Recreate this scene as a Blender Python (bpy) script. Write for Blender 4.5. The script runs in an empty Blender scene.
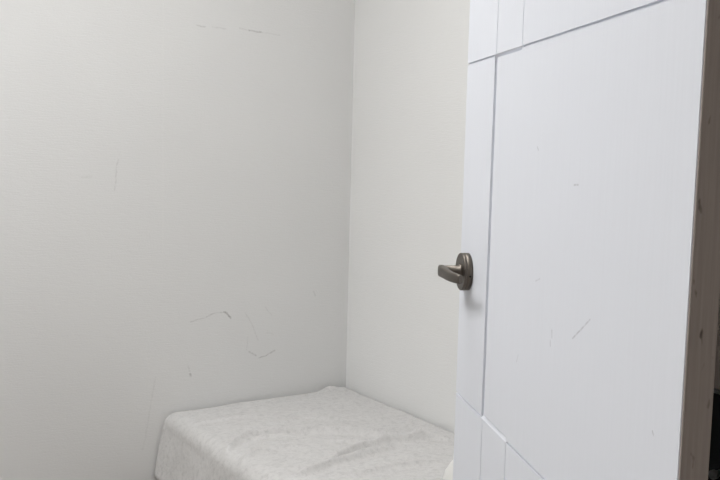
import bpy, bmesh, math, random
from mathutils import Vector, Matrix, noise
random.seed(4)
C = bpy.context.scene.collection
sc = bpy.context.scene

# ------------------------------------------------------------ camera, world, lights, exposure
EYE = 1.30
cd = bpy.data.cameras.new('camera'); cam = bpy.data.objects.new('camera', cd); C.objects.link(cam)
rgt = Vector((0.83065, -0.55623, 0.02511)); up = Vector((0.03274, 0.0938, 0.99505)); fwd = Vector((0.55584, 0.82572, -0.09613))
cam.matrix_world = Matrix(((rgt.x, up.x, -fwd.x, 0), (rgt.y, up.y, -fwd.y, 0), (rgt.z, up.z, -fwd.z, EYE), (0, 0, 0, 1)))
cd.sensor_fit = 'HORIZONTAL'; cd.sensor_width = 36; cd.lens = 913.13 / 720 * 36; cd.clip_start = .02
sc.camera = cam
w = bpy.data.worlds.new('world'); sc.world = w; w.use_nodes = True
w.node_tree.nodes['Background'].inputs[0].default_value = (1, .97, .93, 1)
w.node_tree.nodes['Background'].inputs[1].default_value = 1.2
LAMPS = [(-.30, 1.60, 23.0, 'flat square ceiling light over the open middle of the room'), (.85, 1.60, 13.5, 'flat square ceiling light above the foot of the bed, nearer the door')]
LAMP_SIZE = .60; LAMP_COL = (1, .995, .985)
sc.view_settings.view_transform = 'Standard'; sc.view_settings.look = 'None'
sc.view_settings.gamma = 1; sc.view_settings.use_curve_mapping = False
sc.view_settings.exposure = 0.0

# ------------------------------------------------------------ helpers
def obj(name, bm, mat, parent=None, smooth=False, bevel=0, seg=2, recalc=True):
    if recalc: bmesh.ops.recalc_face_normals(bm, faces=bm.faces)
    me = bpy.data.meshes.new(name); bm.to_mesh(me); bm.free()
    me.materials.append(mat)
    if smooth:
        for p in me.polygons: p.use_smooth = True
    o = bpy.data.objects.new(name, me); C.objects.link(o)
    if parent: o.parent = parent
    if bevel:
        b = o.modifiers.new('bevel', 'BEVEL'); b.width = bevel; b.segments = seg; b.limit_method = 'ANGLE'; b.angle_limit = math.radians(30)
    return o
def empty(name, loc=(0, 0, 0)):
    o = bpy.data.objects.new(name, None); C.objects.link(o); o.location = loc; o.empty_display_size = .1; return o
def tag(o, label=None, cat=None, group=None, kind=None):
    if label: o['label'] = label
    if cat: o['category'] = cat
    if group: o['group'] = group
    if kind: o['kind'] = kind
    return o
def box(bm, a, b):
    a = Vector(a); b = Vector(b)
    v = [bm.verts.new((x, y, z)) for z in (a.z, b.z) for y in (a.y, b.y) for x in (a.x, b.x)]
    for f in ((0, 1, 3, 2), (4, 5, 7, 6), (0, 1, 5, 4), (2, 3, 7, 6), (0, 2, 6, 4), (1, 3, 7, 5)):
        bm.faces.new([v[i] for i in f])
    return bm
def boxes(*bb):
    bm = bmesh.new()
    for a, b in bb: box(bm, a, b)
    return bm
def lathe(bm, o, ax, prof, n=40):
    """surface of revolution about ax at o; prof = (distance along ax, radius)"""
    ax = Vector(ax).normalized(); e1 = ax.orthogonal().normalized(); e2 = ax.cross(e1); o = Vector(o); rings = []
    for t, r in prof:
        rings.append([bm.verts.new(o + ax * t + (e1 * math.cos(2 * math.pi * k / n) + e2 * math.sin(2 * math.pi * k / n)) * r) for k in range(n)])
    for A, B in zip(rings, rings[1:]):
        for k in range(n): bm.faces.new((A[k], A[(k + 1) % n], B[(k + 1) % n], B[k]))
    bm.faces.new(rings[0]); bm.faces.new(rings[-1][::-1]); return bm

# ------------------------------------------------------------ materials
def mat(name, col, rough=.6, metal=0, spec=.5):
    m = bpy.data.materials.new(name); m.use_nodes = True; nt = m.node_tree
    b = nt.nodes['Principled BSDF']
    b.inputs['Base Color'].default_value = (*col, 1); b.inputs['Roughness'].default_value = rough
    b.inputs['Metallic'].default_value = metal; b.inputs['Specular IOR Level'].default_value = spec
    return m, nt, b
def N(nt, t, **kw):
    n = nt.nodes.new(t)
    for k, v in kw.items(): setattr(n, k, v)
    return n
def coords(nt, scale=(1, 1, 1), rot=(0, 0, 0)):
    tc = N(nt, 'ShaderNodeTexCoord'); mp = N(nt, 'ShaderNodeMapping')
    nt.links.new(tc.outputs['Object'], mp.inputs[0]); mp.inputs['Scale'].default_value = scale; mp.inputs['Rotation'].default_value = rot
    return mp.outputs[0]
def noise_tex(nt, vec, scale, detail=4, rough=.5, dist=0):
    n = N(nt, 'ShaderNodeTexNoise'); nt.links.new(vec, n.inputs['Vector'])
    n.inputs['Scale'].default_value = scale; n.inputs['Detail'].default_value = detail
    n.inputs['Roughness'].default_value = rough; n.inputs['Distortion'].default_value = dist
    return n.outputs['Fac']
def math_n(nt, op, a, b=None, c=None, clamp=False):
    n = N(nt, 'ShaderNodeMath', operation=op, use_clamp=clamp)
    for i, v in enumerate((a, b, c)):
        if v is None: continue
        if isinstance(v, (int, float)): n.inputs[i].default_value = v
        else: nt.links.new(v, n.inputs[i])
    return n.outputs[0]
def ramp(nt, fac, stops):
    r = N(nt, 'ShaderNodeValToRGB'); nt.links.new(fac, r.inputs[0]); e = r.color_ramp.elements
    while len(e) < len(stops): e.new(.5)
    for el, (p, c) in zip(e, stops): el.position = p; el.color = (*c, 1)
    return r.outputs[0]
def bump(nt, b, h, strength, dist):
    n = N(nt, 'ShaderNodeBump'); n.inputs['Strength'].default_value = strength; n.inputs['Distance'].default_value = dist
    nt.links.new(h, n.inputs['Height']); nt.links.new(n.outputs[0], b.inputs['Normal'])
def mixcol(nt, fac, a, b):
    m = N(nt, 'ShaderNodeMix', data_type='RGBA')
    nt.links.new(fac, m.inputs[0])
    for i, v in ((6, a), (7, b)):
        if isinstance(v, tuple): m.inputs[i].default_value = (*v, 1)
        else: nt.links.new(v, m.inputs[i])
    return m.outputs[2]

def seg_group():
    """distance from a surface point to a segment A-B -> soft mark mask"""
    g = bpy.data.node_groups.new('scuff_segment', 'ShaderNodeTree'); I = g.interface
    for nm, tp in (('P', 'NodeSocketVector'), ('A', 'NodeSocketVector'), ('B', 'NodeSocketVector'), ('Width', 'NodeSocketFloat'), ('Amount', 'NodeSocketFloat')):
        I.new_socket(nm, in_out='INPUT', socket_type=tp)
    I.new_socket('Mask', in_out='OUTPUT', socket_type='NodeSocketFloat')
    gi = g.nodes.new('NodeGroupInput'); go = g.nodes.new('NodeGroupOutput'); L = g.links.new
    def vm(op, a, b=None):
        n = g.nodes.new('ShaderNodeVectorMath'); n.operation = op; L(a, n.inputs[0])
        if b is not None: L(b, n.inputs[1])
        return n
    pa = vm('SUBTRACT', gi.outputs['P'], gi.outputs['A']).outputs[0]
    ba = vm('SUBTRACT', gi.outputs['B'], gi.outputs['A']).outputs[0]
    t = math_n(g, 'DIVIDE', vm('DOT_PRODUCT', pa, ba).outputs['Value'], vm('DOT_PRODUCT', ba, ba).outputs['Value'], clamp=True)
    sc_ = g.nodes.new('ShaderNodeVectorMath'); sc_.operation = 'SCALE'; L(ba, sc_.inputs[0]); L(t, sc_.inputs['Scale'])
    d = vm('LENGTH', vm('SUBTRACT', pa, sc_.outputs[0]).outputs[0]).outputs['Value']
    k = math_n(g, 'SUBTRACT', 1.0, math_n(g, 'DIVIDE', d, gi.outputs['Width']), clamp=True)
    L(math_n(g, 'MULTIPLY', math_n(g, 'POWER', k, .7), gi.outputs['Amount']), go.inputs[0])
    return g
SEG = seg_group()
def scuffs(nt, segs, wobble=.009):
    tc = N(nt, 'ShaderNodeTexCoord'); P = tc.outputs['Object']
    nz = N(nt, 'ShaderNodeTexNoise'); nt.links.new(P, nz.inputs['Vector']); nz.inputs['Scale'].default_value = 45
    s = N(nt, 'ShaderNodeVectorMath', operation='SUBTRACT'); nt.links.new(nz.outputs['Color'], s.inputs[0]); s.inputs[1].default_value = (.5, .5, .5)
    m = N(nt, 'ShaderNodeVectorMath', operation='SCALE'); nt.links.new(s.outputs[0], m.inputs[0]); m.inputs['Scale'].default_value = wobble
    a = N(nt, 'ShaderNodeVectorMath', operation='ADD'); nt.links.new(P, a.inputs[0]); nt.links.new(m.outputs[0], a.inputs[1])
    out = None
    for A, B, wd, am in segs:
        g = N(nt, 'ShaderNodeGroup'); g.node_tree = SEG
        nt.links.new(a.outputs[0], g.inputs['P']); g.inputs['A'].default_value = A; g.inputs['B'].default_value = B
        g.inputs['Width'].default_value = wd; g.inputs['Amount'].default_value = am
        out = g.outputs[0] if out is None else math_n(nt, 'MAXIMUM', out, g.outputs[0])
    brk = math_n(nt, 'MULTIPLY_ADD', noise_tex(nt, P, 120, 2), 2.6, -.55, clamp=True)
    return math_n(nt, 'MULTIPLY', out, brk)

YB, XR = 2.759, 1.8105                                     # the two papered walls meet here
BEDZ = .441
DARK = (.10, .085, .075)
def wallpaper(name, col, along, marks=(), pale=()):
    m, nt, b = mat(name, col, .75, 0, .25)
    v = coords(nt)
    big = noise_tex(nt, v, 1.3, 3)
    c = ramp(nt, big, [(.3, tuple(x * .975 for x in col)), (.7, tuple(min(1, x * 1.02) for x in col))])
    fine = noise_tex(nt, coords(nt, (1, 1, 2.2)), 150, 3, .6)
    weave = noise_tex(nt, coords(nt, (.5, .5, 6)), 60, 2, .5)
    c = mixcol(nt, math_n(nt, 'MULTIPLY', fine, .10), c, tuple(x * .8 for x in col))
    if marks: c = mixcol(nt, scuffs(nt, marks), c, DARK)
    if pale: c = mixcol(nt, scuffs(nt, pale, .0008), c, (.78, .78, .76))
    nt.links.new(c, b.inputs['Base Color'])
    bump(nt, b, math_n(nt, 'ADD', math_n(nt, 'MULTIPLY', fine, .8), weave), .38, .0014)
    return m
def poly(pts, wd, am):
    return [((a[0], YB, a[1]), (b[0], YB, b[1]), wd, am * .8) for a, b in zip(pts, pts[1:])]
wall_marks = (poly([(1.21, 1.688), (1.236, 1.685)], .0035, .35) + poly([(1.262, 1.689), (1.31, 1.688)], .003, .22)
    + poly([(1.36, 1.692), (1.405, 1.690)], .003, .22) + poly([(1.395, 1.690), (1.44, 1.688)], .004, .5) + poly([(1.44, 1.687), (1.51, 1.685)], .003, .18)
    + poly([(.952, 1.256), (.946, 1.225), (.942, 1.164)], .003, .22)
    + poly([(1.195, .730), (1.242, .740), (1.282, .753), (1.315, .754)], .003, .32) + poly([(1.315, .754), (1.330, .746), (1.339, .732)], .0042, .75)
    + poly([(1.394, .745), (1.421, .704), (1.444, .646)], .003, .17) + poly([(1.405, .66), (1.402, .615)], .003, .14)
    + poly([(1.412, .608), (1.436, .594)], .0042, .45) + poly([(1.448, .583), (1.473, .588), (1.512, .604)], .0035, .42)
    + poly([(1.470, .76), (1.497, .728)], .003, .13) + poly([(1.48, .67), (1.505, .66)], .003, .13)
    + poly([(1.188, .584), (1.194, .566)], .0042, .30) + poly([(1.196, .556), (1.199, .549)], .0048, .55)
    + poly([(1.665, .80), (1.67, .785)], .004, .22) + poly([(1.075, .56), (1.034, .325)], .004, .12)
    + poly([(.84, 1.20), (.87, 1.206)], .004, .10))
pale_marks = poly([(1.0965, 1.75), (1.098, .95)], .0024, .30) + poly([(1.340, .748), (1.40, .742)], .003, .15)
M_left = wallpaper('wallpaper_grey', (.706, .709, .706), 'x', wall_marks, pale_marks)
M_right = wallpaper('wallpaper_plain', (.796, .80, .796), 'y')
def plain(name, col, rough=.7, sc_=4, amt=.05):
    m, nt, b = mat(name, col, rough)
    n = noise_tex(nt, coords(nt), sc_, 5)
    nt.links.new(ramp(nt, n, [(.3, tuple(x * (1 - amt) for x in col)), (.7, tuple(min(1, x * (1 + amt)) for x in col))]), b.inputs['Base Color'])
    return m
M_ceil = plain('ceiling_paint', (.80, .80, .78))
M_floor = plain('floor_vinyl', (.34, .30, .26), .45, 9, .15)
M_hall = plain('hall_paint', (.16, .14, .125), .7)

def wood_brown(name, col, marks=True):
    m, nt, b = mat(name, col, .55, 0, .3)
    g = noise_tex(nt, coords(nt, (60, 60, 1.6)), 4, 5, .6)
    c = ramp(nt, g, [(.30, tuple(x * .86 for x in col)), (.55, col), (.75, tuple(x * 1.14 for x in col))])
    if marks:
        sp = noise_tex(nt, coords(nt, (1, 1, .45)), 95, 2, .5)
        k = math_n(nt, 'MULTIPLY', math_n(nt, 'SUBTRACT', sp, .665, clamp=True), 9, clamp=True)
        c = mixcol(nt, math_n(nt, 'MULTIPLY', k, .8), c, (.012, .009, .008))
    nt.links.new(c, b.inputs['Base Color']); bump(nt, b, g, .15, .001)
    return m
M_edge = wood_brown('edge_brown', (.34, .298, .278))
M_ward = wood_brown('wardrobe_brown', (.60, .50, .43), False)

def door_paint():
    col = (.735, .758, .815)
    m, nt, b = mat('door_white', col, .55, 0, .12)
    g = noise_tex(nt, coords(nt, (45, 45, 1.2)), 5, 4, .6)
    c = ramp(nt, g, [(.3, tuple(x * .988 for x in col)), (.7, tuple(x * 1.008 for x in col))])
    S = lambda s0, z0, s1, z1, wd, am: ((s0, 0, z0), (s1, 0, z1), wd, am)
    c = mixcol(nt, scuffs(nt, [S(.489, 1.091, .535, 1.122, .0016, .45), S(.424, 1.088, .425, 1.079, .0016, .55), S(.420, 1.074, .421, 1.068, .0016, .4),
        S(.472, 1.268, .484, 1.269, .0016, .45), S(.345, 1.312, .349, 1.308, .0016, .4), S(.690, 1.044, .692, 1.041, .0016, .55),
        S(.36, 1.14, .375, 1.145, .0015, .25), S(.30, 1.02, .305, 1.03, .0015, .25)], .002), c, (.2, .2, .22))
    nt.links.new(c, b.inputs['Base Color']); bump(nt, b, g, .05, .001)
    return m
M_door = door_paint()

def terry():
    col = (.648, .640, .636)
    m, nt, b = mat('terry_cloth', col, .95, 0, .1)
    v = coords(nt)
    nap = noise_tex(nt, v, 62, 8, .78, .3)
    fz = noise_tex(nt, v, 330, 3, .6)
    c = ramp(nt, nap, [(.34, tuple(x * .80 for x in col)), (.50, col), (.66, tuple(min(1, x * 1.08) for x in col))])
    c = mixcol(nt, math_n(nt, 'MULTIPLY', fz, .25), c, tuple(x * .75 for x in col))
    nt.links.new(c, b.inputs['Base Color']); b.inputs['Sheen Weight'].default_value = .25; b.inputs['Sheen Roughness'].default_value = .5
    bump(nt, b, math_n(nt, 'ADD', math_n(nt, 'MULTIPLY', nap, 2.2), fz), .40, .003)
    return m
M_terry = terry()
M_pillow = plain('pillow_cream', (.76, .758, .738), .8, 30, .03)
M_vinyl = plain('mattress_vinyl', (.50, .46, .40), .5, 20, .04)
M_leg = plain('bed_wood', (.22, .15, .10), .5, 12, .15)
def brushed():
    m, nt, b = mat('satin_nickel', (.155, .138, .120), .40, 1.0)
    n = noise_tex(nt, coords(nt, (6, 6, 120)), 12, 3)
    nt.links.new(math_n(nt, 'MULTIPLY_ADD', n, .15, .36), b.inputs['Roughness'])
    return m
M_metal = brushed()
M_black = plain('black_lacquer', (.004, .004, .005), .35, 10, .2)
M_gapdark = plain('hole_black', (.01, .01, .01), .9)
M_steel = plain('grey_trim', (.22, .22, .21), .4, 20, .1)
M_casing = wood_brown('casing_brown', (.12, .10, .085), False)

# ------------------------------------------------------------ room shell
CEIL = 2.62; XL = -1.7; YN = .37; DOORX0, DOORX1 = -1.25, .722
def struct(name, bm, m, **k): return tag(obj(name, bm, m, **k), kind='structure')
struct('floor', boxes(((XL - .1, -1.6, -.1), (XR + .1, YB + .1, 0))), M_floor)
struct('ceiling', boxes(((XL - .1, -1.6, CEIL), (XR + .1, YB + .1, CEIL + .1))), M_ceil)
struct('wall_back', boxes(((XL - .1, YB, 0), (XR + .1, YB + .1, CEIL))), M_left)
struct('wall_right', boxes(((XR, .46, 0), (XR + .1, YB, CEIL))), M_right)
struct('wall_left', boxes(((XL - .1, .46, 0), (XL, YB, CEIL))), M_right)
struct('wall_front', boxes(((XL - .1, YN, 0), (DOORX0 - .03, .46, CEIL)), ((DOORX1 + .03, YN, 0), (XR + .1, .46, CEIL)), ((DOORX0 - .03, YN, 2.10), (DOORX1 + .03, .46, CEIL))), M_right)
struct('trim_1', boxes(((DOORX0 - .03, YN - .01, 0), (DOORX0, .462, 2.10)), ((DOORX1, YN - .01, 0), (DOORX1 + .03, .462, 2.10)), ((DOORX0, YN - .01, 2.075), (DOORX1, .462, 2.10))), M_casing, bevel=.002)
struct('wall_hall', boxes(((XL - .1, -1.7, 0), (XR + .1, -1.6, CEIL))), M_hall)

# ceiling lights that light the room (above the frame)
h = LAMP_SIZE / 2
for lx, ly, power, text in LAMPS:
    lamp = tag(empty('ceiling_light', (lx, ly, CEIL)), text, 'ceiling light', 'square ceiling lights')
    m, nt, b = mat('lamp_diffuser', (.9, .9, .88), .5)
    b.inputs['Emission Color'].default_value = (*LAMP_COL, 1); b.inputs['Emission Strength'].default_value = power
    obj('diffuser', boxes(((-h, -h, -.045), (h, h, -.03))), m, lamp)
    obj('frame', boxes(((-h - .02, -h - .02, -.05), (-h, h + .02, 0)), ((h, -h - .02, -.05), (h + .02, h + .02, 0)), ((-h, -h - .02, -.05), (h, -h, 0)), ((-h, h, -.05), (h, h + .02, 0)), ((-h, -h, -.028), (h, h, 0))), M_steel, lamp)

# ------------------------------------------------------------ the white door, standing open
# local frame: x = distance from the free edge toward the hinges, -y... front face at y=0 facing +y, z up
TH = .43059; W = .74; T = .029; HZ = 2.06
d = Vector((math.sin(TH), math.cos(TH), 0)); nrm = Vector((-d.y, d.x, 0)); hinge = Vector((.68319, .49699, 0)); free = hinge + d * W
door = empty('door_1'); door.matrix_world = Matrix(((-d.x, nrm.x, 0, free.x), (-d.y, nrm.y, 0, free.y), (0, 0, 1, 0), (0, 0, 0, 1)))
tag(door, 'white grooved door standing open beside the bed with a lever handle', 'door', kind='structure')
Z1, Z2 = 1.4475, .8975; A, B = .1545, .2695; G = .0035                  # groove centre lines
def depth(s, z):
    """groove depth at a point of the door face"""
    t = .0016; k = .006; dd = 0
    if Z2 < z < Z1 and abs(s - A) < k: dd = .005                              # long upright groove
    if (z > Z1 or z < Z2) and (abs(s - A) < .0012 or abs(s - B) < .0012): dd = .0016   # thin upright lines
    if abs(z - Z1) < t or abs(z - Z2) < t: dd = G                          # level grooves
    return dd
ss = sorted({0, W, A - .006, A - .0012, A + .0012, A + .006, B - .0012, B, B + .0012})
UP0, UP1, LO0, LO1 = Z1 - .0044, Z1 + .0016, Z2 - .0016, Z2 + .0060
zs = sorted({.01, HZ, UP0, Z1 - .0016, UP1, LO0, Z2 + .0016, LO1})
bm = bmesh.new(); V = {}
def vv(s, z, y):
    k = (round(s, 5), round(z, 5), round(y, 5))
    if k not in V: V[k] = bm.verts.new((s, -y, z))
    return V[k]
def cell_depth(i, j):
    """depth at the lower and upper border of a cell; between the upright lines the level grooves widen into a ramp"""
    sm, z0, z1 = (ss[i] + ss[i + 1]) / 2, zs[j], zs[j + 1]; zm = (z0 + z1) / 2
    if A - .006 < sm < B:
        if UP0 < zm < UP1: return tuple(.0060 * (UP1 - z) / (UP1 - UP0) for z in (z0, z1))
        if LO0 < zm < LO1: return tuple(.0052 * (z - LO0) / (LO1 - LO0) for z in (z0, z1))
    q = depth(sm, zm); return (q, q)
def quad(*vs):
    u = []
    for v in vs:
        if v not in u: u.append(v)
    if len(u) > 2: bm.faces.new(u)
cell = {(i, j): cell_depth(i, j) for i in range(len(ss) - 1) for j in range(len(zs) - 1)}
for (i, j), (y0, y1) in cell.items():
    s0, s1, z0, z1 = ss[i], ss[i + 1], zs[j], zs[j + 1]
    quad(vv(s0, z0, y0), vv(s1, z0, y0), vv(s1, z1, y1), vv(s0, z1, y1))
    quad(vv(s0, z0, T), vv(s0, z1, T), vv(s1, z1, T), vv(s1, z0, T))
    r0, r1 = cell.get((i + 1, j), (T, T)); quad(vv(s1, z0, y0), vv(s1, z1, y1), vv(s1, z1, r1), vv(s1, z0, r0))
    u0 = cell.get((i, j + 1), (T, T))[0]; quad(vv(s0, z1, y1), vv(s1, z1, y1), vv(s1, z1, u0), vv(s0, z1, u0))
    if i == 0: quad(vv(0, z0, y0), vv(0, z1, y1), vv(0, z1, T), vv(0, z0, T))
    if j == 0: quad(vv(s0, .01, y0), vv(s1, .01, y0), vv(s1, .01, T), vv(s0, .01, T))
bmesh.ops.recalc_face_normals(bm, faces=bm.faces)
bmesh.ops.dissolve_limit(bm, angle_limit=math.radians(1), verts=bm.verts, edges=bm.edges)
obj('panel', bm, M_door, door, bevel=.0005, seg=2)
tag(obj('edge_band', boxes(((W + .0005, -T + .0005, .01), (W + .003, -.0005, HZ))), M_edge, door, bevel=.0008), 'brown scuffed hinge edge')
for hz in (.28, 1.84):
    bm = lathe(bmesh.new(), (W + .008, -T - .006, hz - .05), (0, 0, 1), [(0, .006), (.1, .006)], 20)
    box(bm, (W + .0035, -T, hz - .05), (W + .006, -.004, hz + .05))
    obj('hinge', bm, M_metal, door, bevel=.0006)
# lever handle
HS, HH = .047, 1.110
bm = lathe(bmesh.new(), (HS, 0, HH), (0, 1, 0), [(0, .0305), (.0080, .0305), (.0084, .0298), (.0090, .0298), (.0094, .0305), (.0126, .0305), (.0134, .0298)], 56)
hd = obj('door_handle', bm, M_metal, door, smooth=False); tag(hd, 'satin metal lever on a round rose')
for p in hd.data.polygons: p.use_smooth = len(p.vertices) == 4
bm = lathe(bmesh.new(), (HS, .0125, HH + .0012), (0, 1, 0), [(0, .0122), (.003, .0122), (.004, .0094), (.028, .0088), (.031, .0088)], 32)
nk = obj('neck', bm, M_metal, hd, smooth=True)
# swept lever: (s, out, z, half height, half thickness)
path = [(HS - .013, .0425, HH, .0094, .0050), (HS - .011, .0420, HH, .0098, .0062), (HS, .0420, HH, .0098, .0064), (HS + .015, .0425, HH, .0094, .0056),
        (HS + .035, .0435, HH - .0005, .0086, .0048), (HS + .055, .0425, HH - .001, .0080, .0046), (HS + .072, .0398, HH - .001, .0076, .0044),
        (HS + .079, .0380, HH - .001, .0072, .0042), (HS + .0845, .0360, HH - .001, .0068, .0040), (HS + .0855, .0357, HH - .001, .0060, .0034)]
bm = bmesh.new(); rings = []
for i, (s, y, z, hh, ht) in enumerate(path):
    a = path[max(i - 1, 0)]; c = path[min(i + 1, len(path) - 1)]
    tx, ty = c[0] - a[0], c[1] - a[1]; L = math.hypot(tx, ty); nx, ny = -ty / L, tx / L
    ring = []
    for k in range(24):
        an = 2 * math.pi * k / 24; e = .55
        cx = math.copysign(abs(math.cos(an)) ** e, math.cos(an)); cz = math.copysign(abs(math.sin(an)) ** e, math.sin(an))
        ring.append(bm.verts.new((s + nx * ht * cx, y + ny * ht * cx, z + hh * cz)))
    rings.append(ring)
for R0, R1 in zip(rings, rings[1:]):
    for k in range(24): bm.faces.new((R0[k], R0[(k + 1) % 24], R1[(k + 1) % 24], R1[k]))
bm.faces.new(rings[0]); bm.faces.new(rings[-1])
lv = obj('lever', bm, M_metal, hd)
for p in lv.data.polygons: p.use_smooth = len(p.vertices) == 4
bm = lathe(bmesh.new(), (HS + .0303, .005, HH - .004), (1, 0, -.13), [(-.002, .0016), (.0006, .0016)], 12)
obj('set_screw', bm, M_gapdark, hd)

# ------------------------------------------------------------ massage bed along the right wall
BX0, BX1, BY0, BY1 = 1.098, XR - .008, .95, YB - .010
bed = tag(empty('massage_bed', ((BX0 + BX1) / 2, (BY0 + BY1) / 2, 0)), 'low narrow massage bed in the corner under the grey towel cover', 'bed')
cx, cy = (BX0 + BX1) / 2, (BY0 + BY1) / 2; hx, hy = (BX1 - BX0) / 2 - .012, (BY1 - BY0) / 2 - .012
obj('mattress', boxes(((-hx, -hy, .335), (hx, hy, BEDZ - .031))), M_vinyl, bed, bevel=.045, seg=4)
obj('frame', boxes(((-hx + .03, -hy + .03, .255), (hx - .03, hy - .03, .334))), M_leg, bed, bevel=.004)
for sx in (-1, 1):
    for sy in (-1, 1):
        px, py = sx * (hx - .07), sy * (hy - .08)
        obj('leg', boxes(((px - .03, py - .03, 0), (px + .03, py + .03, .256))), M_leg, bed, bevel=.004)

# towel cover: rounded sheet over the mattress with hanging hem, creases pressed in
creases = [([(1.136, 2.354), (1.22, 2.404), (1.364, 2.38), (1.507, 2.288), (1.621, 2.179), (1.75, 2.073)], .0075, .014),
           ([(1.328, 2.105), (1.464, 2.148), (1.598, 2.147), (1.717, 2.125)], .0080, .013),
           ([(1.165, 2.027), (1.323, 2.071), (1.442, 2.089), (1.561, 2.083)], .0075, .014),
           ([(1.097, 2.305), (1.171, 2.366), (1.265, 2.368), (1.363, 2.323)], .0045, .013),
           ([(1.092, 2.211), (1.204, 2.265), (1.326, 2.258)], .0040, .013),
           ([(1.337, 2.465), (1.491, 2.479), (1.592, 2.397)], .0030, .018),
           ([(1.422, 2.246), (1.516, 2.172), (1.602, 2.113)], .0050, .012),
           ([(1.288, 1.956), (1.446, 1.972), (1.598, 1.942)], .0045, .016),
           ([(1.114, 2.601), (1.21, 2.597), (1.377, 2.594)], .0025, .018)]
def segd(p, a, b):
    ax, ay = a; bx, by = b; vx, vy = bx - ax, by - ay; t = max(0, min(1, ((p[0] - ax) * vx + (p[1] - ay) * vy) / (vx * vx + vy * vy)))
    return math.hypot(p[0] - ax - t * vx, p[1] - ay - t * vy)
def relief(x, y):
    z = 0
    for pts, am, wd in creases:
        dd = min(segd((x, y), a, b) for a, b in zip(pts, pts[1:]))
        edge = min(1, math.hypot(x - pts[0][0], y - pts[0][1]) / .06, math.hypot(x - pts[-1][0], y - pts[-1][1]) / .06)
        z += 2.3 * am * edge * (math.exp(-(dd / (wd * .62)) ** 2) - .25 * math.exp(-((dd - wd * 1.8) / wd) ** 2))
    z += .0035 * noise.noise((x * 9, y * 9, 3)) + .0012 * noise.noise((x * 30, y * 30, 7))
    z += .014 * math.exp(-((x - 1.725) / .03) ** 2 - ((y - (BY1 - .012)) / .012) ** 2)     # fold lump at the wall
    return z
RAD = .046; RW = .014; HEM = .205
def prof(u, width):
    """cross-section from hanging hem over the rounded edge: u = path length from the hem"""
    straight = HEM - RAD; arc = RAD * math.pi / 2
    if u < straight: return (0, -HEM + u)
    if u < straight + arc:
        a = (u - straight) / RAD
        return (RAD - RAD * math.cos(a), -RAD + RAD * math.sin(a))
    return (RAD + u - straight - arc, 0)
bm = bmesh.new()
width = BX1 - BX0; length = BY1 - BY0
straight = HEM - RAD; arc = RAD * math.pi / 2
# across: hem -> top -> short tuck at the wall side ; along: near end hem -> top -> rounded far end
us = [straight * i / 12 for i in range(12)] + [straight + arc * i / 8 for i in range(8)] + [straight + arc + (width - RAD - RW) * i / 150 for i in range(151)]
def across(u):
    return prof(u, width)
rows_x = [prof(u, width) for u in us] + [(width - RW + RW * math.sin(a), -RW + RW * math.cos(a)) for a in (math.pi / 2 * k / 6 for k in range(1, 7))] + [(width, -RW - .03 * k) for k in range(1, 5)]
n_y = 380; r2 = .014
rows_y = [(0, -HEM + (HEM - RAD) * k / 8) for k in range(8)] + [(RAD - RAD * math.cos(a), -RAD + RAD * math.sin(a)) for a in (math.pi / 2 * k / 6 for k in range(6))] \
    + [(RAD + (length - RAD - r2) * k / n_y, 0) for k in range(n_y + 1)] + [(length - r2 + r2 * math.sin(a), -r2 + r2 * math.cos(a)) for a in (math.pi / 2 * k / 5 for k in range(1, 6))] + [(length, -r2 - .04 * k) for k in range(1, 5)]
grid = []
for (px, dz1) in rows_x:
    col = []
    for (py, dz2) in rows_y:
        x, y = BX0 + px, BY0 + py
        # soften the far corner in plan so the side and the end meet in a rounded edge
        dz = -math.hypot(dz1, dz2) if (dz1 < 0 and dz2 < 0 and max(abs(dz1), abs(dz2)) < RAD) else min(dz1, dz2)
        hang = max(0, -dz1 - RAD) / (HEM - RAD) if px < RAD else 0
        x -= .030 * hang * (.8 + .35 * noise.noise((0, y * 5, 1))) + .006 * hang * math.sin(y * 21 + 1)
        z = BEDZ + dz + relief(x, y) * max(0, 1 + dz / .05)
        if px < RAD: x += .003 * noise.noise((z * 14, y * 14, 5)) * min(1, -dz1 / .05)
        z += .008 * noise.noise((y * 4, 2, 2)) * hang
        col.append(bm.verts.new((x, y, z)))
    grid.append(col)
for a, b in zip(grid, grid[1:]):
    for j in range(len(a) - 1): bm.faces.new((a[j], b[j], b[j + 1], a[j + 1]))
cover = obj('bed_cover', bm, M_terry, smooth=True)
so = cover.modifiers.new('thickness', 'SOLIDIFY'); so.thickness = .005; so.offset = -1
tag(cover, 'rumpled light grey terry towel cover draped over the low bed', 'bed cover')

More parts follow.
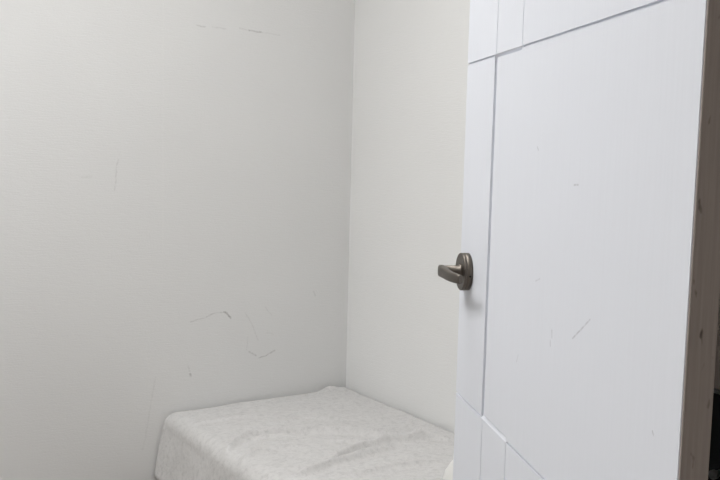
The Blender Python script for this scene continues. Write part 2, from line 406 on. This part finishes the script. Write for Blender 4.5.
# cream pillow, almost wholly behind the open door
def pillow(c, lx, ly, lz):
    bm = bmesh.new(); n = 48; top = []; bot = []
    for i in range(n + 1):
        rt, rb = [], []
        for j in range(n + 1):
            u, v = i / n * 2 - 1, j / n * 2 - 1
            k = max(0, (1 - u ** 6) * (1 - v ** 6)) ** .45
            x = u * lx * (1 - .02 * (1 - v * v)); y = v * ly * (1 - .02 * (1 - u * u))
            wr = .004 * noise.noise((u * 4, v * 4, 9))
            rt.append(bm.verts.new((c[0] + x, c[1] + y, c[2] + lz * k + wr * k)))
            rb.append(bm.verts.new((c[0] + x, c[1] + y, c[2] - lz * k)))
        top.append(rt); bot.append(rb)
    for i in range(n):
        for j in range(n):
            bm.faces.new((top[i][j], top[i + 1][j], top[i + 1][j + 1], top[i][j + 1]))
            bm.faces.new((bot[i][j], bot[i][j + 1], bot[i + 1][j + 1], bot[i + 1][j]))
    bmesh.ops.remove_doubles(bm, verts=bm.verts, dist=.0004)
    return bm
tag(obj('pillow', pillow((1.544, 1.46, BEDZ + .098), .213, .154, .094), M_pillow, smooth=True), 'cream pillow on the bed, almost hidden behind the open door', 'pillow')

# ------------------------------------------------------------ dark wardrobe behind the hinge side
WX, WY0, WY1, WTOP = 1.0, .475, .86, 1.98; ZS = 1.0155
wr = tag(empty('wardrobe', (WX, WY0, 0)), 'dark brown wardrobe with black lower half, glimpsed behind the door edge', 'wardrobe')
obj('carcass', boxes(((0, 0, ZS), (.62, WY1 - WY0, WTOP))), M_ward, wr, bevel=.002)
tag(obj('trim_strip', boxes(((-.003, -.001, ZS - .005), (.623, WY1 - WY0 + .003, ZS))), M_steel, wr, bevel=.001), 'thin grey strip')
tag(obj('lower_cabinet', boxes(((.004, .002, 0), (.616, WY1 - WY0 - .002, ZS - .0055))), M_black, wr, bevel=.003), 'black lower half')
bm = lathe(bmesh.new(), (.0, .190, .912), (-1, 0, 0), [(-.004, .004), (.010, .004), (.012, .006), (.016, .006), (.018, .004)], 24)
tag(obj('knob', bm, M_steel, wr, smooth=True), 'grey knob')
